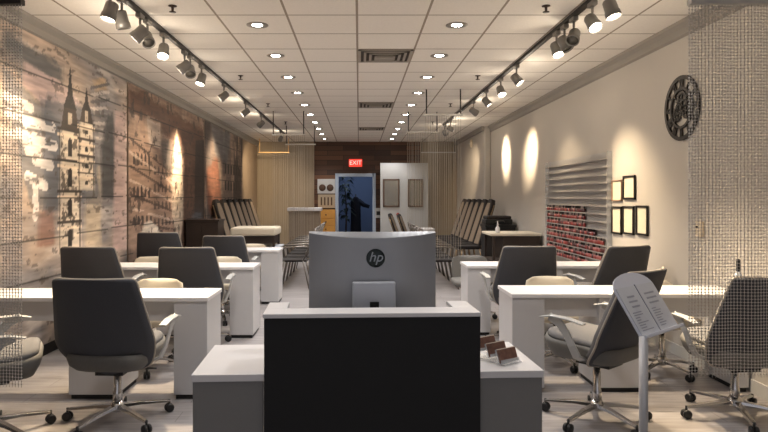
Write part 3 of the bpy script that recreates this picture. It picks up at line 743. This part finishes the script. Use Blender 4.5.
def gear(r, c, teeth, name):
    g = MB(); P = []
    for k in range(teeth*4):
        a = 2*PI*k/(teeth*4); rr = r if k % 4 in (0, 1) else r*.86; P.append((c[0]+rr*math.cos(a), c[1]+rr*math.sin(a)))
    Q = [(c[0]+r*.62*math.cos(2*PI*k/(teeth*4)), c[1]+r*.62*math.sin(2*PI*k/(teeth*4))) for k in range(teeth*4)]
    g.rings([[(x, y, z) for x, y in L] for L, z in ((P, .008), (P, .018), (Q, .018), (Q, .008), (P, .008))], None, False, False, True, RM)
    ring(g, 0.001, r*.2, .008, .02, 16, c, RM)
    for k in range(5):
        a = 2*PI*k/5; bar(g, (c[0]+r*.15*math.cos(a), c[1]+r*.15*math.sin(a)), (c[0]+r*.66*math.cos(a), c[1]+r*.66*math.sin(a)), r*.07, RM)
    g.build(name, M_BRONZE, ck)
gear(.098, (.0, .066), 20, 'gear'); gear(.07, (.074, -.035), 16, 'gear'); gear(.078, (-.072, -.04), 16, 'gear')
mb = MB(); bar(mb, (0, 0), (-.06, .095), .007, RM); bar(mb, (0, 0), (.13, .05), .005, RM); ring(mb, .001, .016, .02, .028, 16, (0, 0), RM)
for k in range(4):
    a = PI/4+k*PI/2; bar(mb, (.13*math.cos(a), .13*math.sin(a)), (.17*math.cos(a), .17*math.sin(a)), .008, RM)
mb.build('hands', M_BRONZE, ck)
# frames
def frame(x0, x1, y0, y1, m, label, wfr=.022):
    Ya = F*RW/(x1-VX); Yb = F*RW/(x0-VX); Yc = (Ya+Yb)/2; za = H+(VY-y1)*Yc/F; zb = H+(VY-y0)*Yc/F
    t = thing('framed_paper', label, 'picture frame', (RW, Yc, (za+zb)/2), 0, 'framed papers on the right wall')
    hy = (Yb-Ya)/2; hz = (zb-za)/2; w = wfr
    MB().box((-.022, -hy, -hz), (-.001, -hy+w, hz)).box((-.022, hy-w, -hz), (-.001, hy, hz)).box((-.022, -hy, -hz), (-.001, hy, -hz+w)).box((-.022, -hy, hz-w), (-.001, hy, hz)).build('frame', m, t, .002)
    MB().box((-.010, -hy+w, -hz+w), (-.002, hy-w, hz-w)).build('paper', M_PAPER, t)
frame(613, 623, 180, 201, M_FRAMET, 'tan thin-framed paper, upper left of the five frames', .014)
frame(624.3, 636.3, 175.5, 199.5, M_FRAMEB, 'black framed paper, topmost of the five frames')
frame(612.8, 622.6, 206.5, 234, M_FRAMEB, 'black framed paper in the lower row beside the bottle rack')
frame(624, 635, 206, 234.5, M_FRAMEB, 'black framed paper in the middle of the lower row')
frame(637.4, 649, 205.5, 235.5, M_FRAMEB, 'black framed paper in the lower row nearest the clock')
# thermostat
t = thing('thermostat', 'ivory thermostat box on the right wall seen through the bead curtain', 'thermostat', (RW, 5.28, 1.19), 0)
MB().box((-.03, -.045, -.065), (-.001, .045, .065)).build('cover', M_SWITCH, t, .006)
MB().lathe([(.010, 0), (.010, .008)], n=12, M=Matrix.Translation((-.03, .015, .015)) @ Matrix.Rotation(-PI/2, 4, 'Y')).build('button', M_DKWOOD, t)
# bottle rack
RY0, RY1, RZ0, RZ1 = 7.14, 9.50, .60, 2.0
rk = thing('bottle_rack', 'clear acrylic wall rack with grey shelves and red bottles in its lower rows', 'rack', (RW, (RY0+RY1)/2, RZ0), 0)
hy = (RY1-RY0)/2; NR = 15; dz = (RZ1-RZ0)/NR
M_RACK = mat('rack_back_sheet', (176, 174, 172), 0.3, noise=0.1, scale=3)
M_SHELF = mat('rack_shelf_edge', (160, 156, 152), 0.3, noise=0.04)
M_STREAK = mat('rack_shelf_face', (140, 136, 133), 0.3, noise=0.15, scale=3)
MB().box((-.008, -hy, 0), (-.001, hy, RZ1-RZ0)).build('back_sheet', M_RACK, rk)
for k in range(NR):
    sh = MB().box((-.056, -hy, k*dz), (-.008, hy, k*dz+.005), M_STREAK).box((-.060, -hy, k*dz), (-.056, hy, k*dz+.014), M_SHELF); sh.build('shelf', None, rk)
for yy in (-hy, hy): MB().box((-.062, yy-.002, 0), (-.001, yy+.004, RZ1-RZ0)).build('side', M_ACRY, rk)
reds = [mat('bottle_red_%s' % n, c, .25, noise=.1, scale=30) for n, c in (('wine', (92, 26, 30)), ('dark', (66, 24, 26)), ('brick', (128, 46, 42)), ('rose', (150, 84, 80)))]
M_CAP = mat('bottle_cap', (34, 24, 24), .35, noise=.1); M_CAPL = mat('pale_bottle_cap', (196, 176, 168), .35, noise=.05)
bottles = []
for m in reds:
    for cap in (M_CAP, M_CAPL):
        me = MB().lathe([(.0185, 0), (.0195, .004), (.0195, .050), (.011, .052)], m, 10).lathe([(.009, .052), (.010, .054), (.008, .084)], cap, 10)
        bottles.append(me.mesh('polish_bottle'))
rows = [(7.9, 9.48), (7.9, 9.48), (7.9, 9.48), (7.56, 9.48), (7.30, 9.48), (7.20, 9.48), (7.24, 9.48), (7.8, 9.48)]
random.seed(5)
rown = ['topmost', 'second', 'third', 'fourth', 'fifth', 'sixth', 'seventh', 'bottom']
for r, (a, b) in enumerate(rows):
    k = 7-r; n = int((b-a)/.0505)
    for i in range(n):
        o = bpy.data.objects.new('polish_bottle', random.choice(bottles)); COL.objects.link(o)
        o.location = (RW-.034, b-.03-i*.0505, RZ0+k*dz+.0065)
        tag(o, 'tiny reddish bottle on the %s filled shelf of the clear wall rack' % rown[r], 'bottle', 'small reddish bottles on the %s filled rack shelf' % rown[r])

# ---------------------------------------------------------------- far seating
def make_banquet():
    t = thing('reclined_chair', '', 'chair', (0,0,0), 0, 'high-backed chairs lined up along the walls')
    # faces +x ; back leans to -x
    b = MB(); R = []
    for i in range(13):
        a = i/12; z = .46 + .95*a; x = -.20 - .32*a; hw = .175*(1 - .06*a) - (.09*((a-.82)/.18)**2.2 if a > .82 else 0)
        n = Vector((-.92, 0, -.38)); th = .045
        R.append([(x+th*.9, -hw, z+th*.35), (x+th*.9, hw, z+th*.35), (x-th*.9, hw*.96, z-th*.35), (x-th*.9, -hw*.96, z-th*.35)])
    bk = MB().rings(R, None, False).build('backrest', M_BANQ, t, .012)
    R = []
    for i in range(9):
        a = i/8; z = .52 + .82*a; x = -.20 - .32*(z-.46)/.95 + .042; hw = .125*(1-.06*a) - (.05*((a-.8)/.2)**2 if a > .8 else 0)
        R.append([(x, -hw, z), (x+.012, -hw+.01, z+.005), (x+.012, hw-.01, z+.005), (x, hw, z)])
    MB().rings(R, None, False).build('back_pad', M_BANQP, bk)
    MB().box((-.22, -.20, .42), (.24, .20, .49)).build('seat', M_BANQ, t, .02)
    for sx, sy in ((-1, -1), (-1, 1), (1, -1), (1, 1)):
        MB().tube([(sx*.18, sy*.19, .43), (sx*.24, sy*.21, 0)], .012).build('leg', M_GOLD, t)
    for s in (-1, 1):
        MB().tube([(-.21, s*.19, .46), (-.49, s*.18, 1.30)], .011).build('back_rail', M_GOLD, t)
    return t
bq = make_banquet(); first = True
for i in range(7):
    y = 12.15 + .62*i
    for s in (-1, 1):
        if s > 0 and (i > 5): continue
        x = (-2.36 if s < 0 else 2.20); loc = (x, y + (.25 if s > 0 else 0), 0); rz = -.15 if s < 0 else PI+.15
        lab = '%s dark high-backed chair from the camera in the row along the %s' % (ORD[i], 'mural wall' if s < 0 else 'right wall')
        if first: bq.location = loc; bq.rotation_euler = (0, 0, rz); bq['label'] = lab; first = False
        else: dup(bq, loc, rz, lab)
for i, (x, y) in enumerate(((1.22, 16.5), (1.42, 15.85))):
    dup(bq, (x, y, 0), math.radians(-20), 'black high-backed chair in front of the pale partition, %s' % ('farther one' if i == 0 else 'nearer one'), 'black chairs before the pale partition').scale = (.8, .8, .72)
# metal waiting chairs along the aisle
def make_metal():
    t = thing('metal_chair', '', 'chair', (0,0,0), 0, 'metal frame chairs beside the aisle')
    # faces -x, back at +x
    MB().box((-.22, -.21, .43), (.20, .21, .465)).build('seat', M_BANQ, t, .012)
    for s in (-1, 1):
        MB().tube([(.14, s*.23, .45), (.24, s*.23, 0)], .012).build('leg', M_GREYST, t)
        MB().tube([(-.16, s*.23, .45), (-.25, s*.23, 0)], .012).build('leg', M_GREYST, t)
        MB().tube([(-.22, s*.24, .45), (-.24, s*.245, .62), (-.20, s*.245, .66), (.16, s*.245, .68), (.25, s*.24, .66)], .013).build('armrest', M_GREYST, t)
        MB().tube([(.14, s*.22, .45), (.24, s*.22, .66), (.34, s*.215, .95)], .012).build('back_rail', M_GREYST, t)
    sl = MB()
    for k in range(7):
        z = .56 + .06*k; x = .19 + .15*(z-.56)/.40
        sl.box((x-.008, -.22, z), (x+.008, .22, z+.035))
    sl.build('back_slats', M_GREYST, t)
    return t
mc = make_metal(); first = True
for i in range(5):
    for s in (-1, 1):
        y = (9.95 if s < 0 else 9.95) + .58*i; loc = (-1.03 if s < 0 else 1.33, y, 0); rz = 0 if s < 0 else PI
        lab = '%s grey metal chair from the camera in the row %s' % (ORD[i], 'left of the aisle' if s < 0 else 'right of the aisle')
        if first: mc.location = loc; mc.rotation_euler = (0, 0, rz); mc['label'] = lab; first = False
        else: dup(mc, loc, rz, lab)
# treatment table, left
tt = thing('treatment_table', 'padded cream-topped table beyond the third left desk', 'table', (-1.78, 10.75, 0), 0)
MB().box((-.42, -.30, .80), (.36, .45, .94)).build('padded_top', M_CREAM, tt, .03)
MB().box((-.34, -.24, .66), (.32, .40, .80)).build('under_frame', M_DKWOOD, tt)
MB().box((-.40, -.32, .585), (.42, .42, .61)).build('shelf', M_SILVER2, tt, .004)
for sx, sy in ((-.36, -.26), (.32, -.26), (-.36, .38), (.32, .38)): MB().box((sx-.02, sy-.02, 0), (sx+.02, sy+.02, .80)).build('leg', M_DKWOOD, tt)
bc = thing('low_cabinet', 'dark brown low cabinet against the mural behind the third left desk', 'cabinet', (-2.60, 10.4, 0), 0)
MB().box((-.28, -.22, 0), (.26, .22, 1.06)).build('carcass', M_DKWOOD, bc, .004); MB().box((-.30, -.24, 1.06), (.28, .24, 1.09)).build('top', M_DKWOOD, bc, .004)
for a, b in ((-.27, -.015), (-.005, .25)):
    d_ = MB().box((a, -.235, .10), (b, -.22, 1.02)).build('door', M_DKWOOD, bc, .003); MB().tube([((a+b)/2, -.245, .52), ((a+b)/2, -.245, .64)], .006).build('handle', M_GOLD, d_)
# counters at the back
ct = thing('white_counter', 'white-topped counter beside the plank wall at the far left', 'counter', (-1.35, 15.3, 0), 0)
MB().box((-.42, -.25, 1.12), (.42, .28, 1.20)).build('counter_top', M_WHITE, ct, .01); MB().box((-.38, -.2, 0), (.38, .24, 1.12)).build('body', mat('taupe_counter', (128, 112, 94), .6, noise=.1), ct)
lt = thing('side_table', 'small white-topped table before the far right chairs', 'table', (1.50, 14.2, 0), 0)
MB().box((-.28, -.25, .70), (.22, .25, .745)).build('table_top', M_WHITE, lt, .008)
for sx in (-.22, .16):
    for sy in (-.2, .2): MB().box((sx-.02, sy-.02, 0), (sx+.02, sy+.02, .70)).build('leg', M_GREYST, lt)
# table with supplies at the right wall
wt = thing('supply_table', 'dark table with a pale cloth top against the right wall', 'table', (2.52, 10.1, 0), 0)
MB().box((-.42, -.32, .84), (.40, .40, .885)).build('cloth_top', M_CREAM, wt, .012)
MB().box((-.22, -.30, .10), (.38, .36, .84)).build('cabinet_body', M_DKWOOD, wt, .006)
for sx, sy in ((-.36, -.28), (-.36, .34)): MB().box((sx-.02, sy-.02, 0), (sx+.02, sy+.02, .84)).build('leg', M_DKWOOD, wt)
MB().box((-.40, -.28, .42), (-.2, .36, .45)).build('lower_shelf', M_DKWOOD, wt)
tag(MB().lathe([(.032, 0), (.036, .01), (.036, .075), (.014, .105), (.012, .125), (.016, .13), (.008, .16), (.004, .185)], n=16).build('squeeze_bottle', M_WHITE, loc=(2.25, 9.95, .886)), 'small white squeeze bottle standing on the supply table', 'bottle')
db = thing('storage_case', 'black case lying on the dark cabinet by the right wall', 'case', (2.62, 11.6, .951), 0)
MB().box((-.26, -.20, 0), (.24, .20, .10)).build('body', M_DARKPL, db, .015); MB().box((-.24, -.19, .10), (.22, .19, .16)).build('lid', M_BANQ, db, .02)
MB().tube([(-.08, -.215, .05), (-.06, -.235, .07), (.06, -.235, .07), (.08, -.215, .05)], .007).build('handle', M_GREYST, db)
dc = thing('wall_cabinet_low', 'black low cabinet behind the supply table', 'cabinet', (2.62, 11.6, 0), 0); dc.name = 'black_cabinet'
MB().box((-.26, -.24, 0), (.28, .24, .90)).build('carcass', M_DARKPL, dc, .005); MB().box((-.28, -.26, .90), (.30, .26, .95)).build('top', M_DARKPL, dc, .005)
for a, b in ((-.25, .005), (.015, .27)): MB().box((a, -.255, .08), (b, -.24, .87)).build('door', M_BANQ, dc, .003)
# pump bottle on nearest right desk
pb = thing('pump_bottle', 'slim bottle with a black cap on the nearest right desk', 'bottle', (2.87, 4.64, .741), 0)
MB().lathe([(.028, 0), (.030, .01), (.030, .13), (.012, .16)], n=16).build('body', M_SILVER2, pb); MB().lathe([(.012, .16), (.014, .165), (.014, .25), (.008, .255)], n=12).build('cap', M_DARKPL, pb)

# ---------------------------------------------------------------- back wall items
ex = thing('exit_sign', 'small glowing red exit sign above the back doorway', 'sign', (-.10, BACK-.03, 2.44), 0)
MB().box((-.19, -.05, -.11), (.19, 0, .11)).build('housing', M_RED, ex, .01); text('lettering', 'EXIT', .17, M_SIGNW, ex, (0, -.054, 0), (PI/2, 0, 0), .002)
def backpx(x, y, Y=BACK-.05): return ((x-VX)*Y/F, H+(VY-y)*Y/F)
x0, z1 = backpx(317.5, 179); x1, z0 = backpx(335, 193.5)
t = thing('wall_picture', 'white picture with two brown round shapes, topmost left of the doorway', 'picture', ((x0+x1)/2, BACK-.03, (z0+z1)/2), 0); w, h = (x1-x0)/2, (z1-z0)/2
MB().box((-w, -.03, -h), (w, 0, h)).build('board', M_PART, t, .004)
for s in (-1, 1): MB().lathe([(.10, 0), (.08, .02)], n=20, M=Matrix.Translation((s*w*.45, -.03, -h*.2)) @ Matrix.Rotation(PI/2, 4, 'X')).build('brown_disc', M_BROWNB, t)
x0, z1 = backpx(318, 194.5); x1, z0 = backpx(335, 208)
t = thing('wall_picture', 'beige picture with dark vertical strokes, second down left of the doorway', 'picture', ((x0+x1)/2, BACK-.03, (z0+z1)/2), 0); w, h = (x1-x0)/2, (z1-z0)/2
MB().box((-w, -.03, -h), (w, 0, h)).build('board', mat('beige_board', (176, 160, 136), .6, noise=.1), t, .004)
for q in (-.6, -.2, .2, .6): MB().box((q*w-.02, -.034, -h*.6), (q*w+.02, -.03, h*.6)).build('stroke', M_BROWNB, t)
x0, z1 = backpx(317.5, 209.5); x1, _ = backpx(335.5, 0)
t = thing('wooden_cabinet', 'honey-coloured wooden drawer cabinet left of the back doorway', 'cabinet', ((x0+x1)/2, BACK-.035, 0), 0); w = (x1-x0)/2
MB().box((-w, -.3, 0), (w, 0, z1)).build('carcass', M_TANP, t, .005)
for k in range(5):
    zz = .06 + k*(z1-.1)/5; d_ = MB().box((-w+.03, -.318, zz), (w-.03, -.3, zz+(z1-.1)/5-.02)).build('drawer', M_TANP, t, .004); MB().lathe([(.016, 0), (.02, .02)], n=10, M=Matrix.Translation((0, -.318, zz+.1)) @ Matrix.Rotation(PI/2, 4, 'X')).build('knob', M_DKWOOD, d_)
# pale partition right of the door
PY = 17.2
struct('wall_partition', MB().box((.60, PY, 0), (1.95, PY+.1, 2.42)), M_PART)
for i, (xa, xb, l) in enumerate(((383, 399.5, 'brown framed mirror on the partition nearest the doorway'), (408, 423, 'brown framed mirror on the partition behind the chain curtain'))):
    a, zt = backpx(xa, 179, PY); b, zb = backpx(xb, 207, PY)
    t = thing('framed_mirror', l, 'mirror', ((a+b)/2, PY, (zt+zb)/2), 0, 'framed mirrors on the pale partition'); w, h = (b-a)/2, (zt-zb)/2
    MB().box((-w, -.03, -h), (-w+.04, 0, h)).box((w-.04, -.03, -h), (w, 0, h)).box((-w, -.03, -h), (w, 0, -h+.04)).box((-w, -.03, h-.04), (w, 0, h)).build('frame', M_WFRAME, t, .004)
    MB().box((-w+.04, -.012, -h+.04), (w-.04, -.002, h-.04)).build('glass', M_MIRROR, t)
a, z = backpx(398, 214.5, PY); tag(MB().lathe([(.05, 0), (.05, .02), (.03, .03)], n=18, M=Matrix.Rotation(PI/2, 4, 'X')).build('alarm_button', mat('dull_red_plastic', (150, 70, 60), .4), loc=(a, PY-.0005, z)), 'small round red button on the pale partition', 'button')
a, z = backpx(378.5, 213); t = thing('wall_keypad', 'small white control panel with a dark screen right of the doorway', 'control panel', (a, BACK-.03, z), 0)
MB().box((-.10, -.03, -.14), (.10, 0, .14)).build('case', M_PART, t, .006); MB().box((-.06, -.034, -.06), (.05, -.03, .05)).build('screen', M_DARKPL, t)
t = thing('alarm_strobe', 'round white wall strobe high in the far right corner', 'alarm', (2.80, 15.2, 2.79), 0)
MB().lathe([(.10, 0), (.10, .03), (.05, .05)], n=22, M=Matrix.Rotation(-PI/2, 4, 'Y')).build('body', M_SWITCH, t); MB().lathe([(.03, .05), (.025, .07)], n=14, M=Matrix.Rotation(-PI/2, 4, 'Y')).build('lamp', M_PART, t)
# in the back room
pt = thing('potted_plant', 'tall dark potted plant inside the back doorway', 'plant', (-.40, BACK+1.0, 0), 0)
MB().lathe([(.12, 0), (.16, .35), (.15, .35)], n=18).build('pot', M_DARKPL, pt)
MB().tube([(0, 0, .3), (.02, .02, 1.0), (-.03, 0, 1.9)], [.03, .025, .012]).build('stem', M_DKWOOD, pt)
lf = MB(); random.seed(9)
for k in range(60):
    z = random.uniform(.7, 2.05); a = random.uniform(0, 2*PI); L_ = random.uniform(.16, .34); c, s_ = math.cos(a), math.sin(a)
    p0 = Vector((c*.02, s_*.02, z)); p1 = p0+Vector((c*L_*.5, s_*L_*.5, .08)); p2 = p0+Vector((c*L_, s_*L_, -.06)); q = Vector((-s_, c, 0))*.05
    lf.add([tuple(p0), tuple(p1+q), tuple(p2), tuple(p1-q)], [(0, 1, 2, 3)])
lf.build('leaves', M_LEAF, pt)
cr = thing('coat_rack', 'dark coat with one sleeve out on a stand inside the back doorway', 'coat rack', (-.10, BACK+1.3, 0), 0)
MB().tube([(0, 0, 0), (0, 0, 1.55)], .018).lathe([(.2, 0), (.2, .02)], n=20).build('stand', M_DARKPL, cr)
R = [[(hx*math.cos(q), .12*math.sin(q), z) for q in np.linspace(0, 2*PI, 14, endpoint=False)] for z, hx in ((.35, .17), (.7, .16), (1.1, .15), (1.3, .17), (1.42, .10), (1.47, .05))]
MB().rings(R).tube([(.08, 0, 1.36), (.25, -.02, 1.22), (.42, -.02, 1.16)], [.075, .07, .055]).build('coat', M_COAT, cr)

# ---------------------------------------------------------------- lights
def area(name, loc, size, W, rgb, rot=(0,0,0)):
    L = bpy.data.lights.new(name, 'AREA'); L.energy = W; L.color = rgb; L.shape = 'RECTANGLE'; L.size, L.size_y = size
    o = bpy.data.objects.new(name, L); COL.objects.link(o); o.location = loc; o.rotation_euler = rot; return o
area('back_room_light', (0, BACK+1.2, 2.68), (1.2, 1.2), 9, (.62, .76, 1.0))
w = bpy.data.worlds.new('dim_surround'); scn.world = w; w.use_nodes = True
w.node_tree.nodes['Background'].inputs[0].default_value = (.95, .93, 1.0, 1); w.node_tree.nodes['Background'].inputs[1].default_value = .27

# ---------------------------------------------------------------- camera
cam = bpy.data.cameras.new('camera'); co = bpy.data.objects.new('camera', cam); COL.objects.link(co)
co.location = (0, 0, H); co.rotation_euler = (PI/2, 0, 0)
cam.sensor_width = 36; cam.lens = 36*F/768; cam.shift_x = (384-VX)/768; cam.shift_y = -(216-VY)/768; cam.clip_start = .05
scn.camera = co
vs = scn.view_settings; vs.view_transform = 'Standard'; vs.look = 'None'; vs.exposure = 0.85; vs.gamma = 1.0
scn.cycles.use_denoising = True
scn.cycles.max_bounces = 8; scn.cycles.diffuse_bounces = 5; scn.cycles.glossy_bounces = 3; scn.cycles.transparent_max_bounces = 8
scn.cycles.sample_clamp_indirect = 4.0
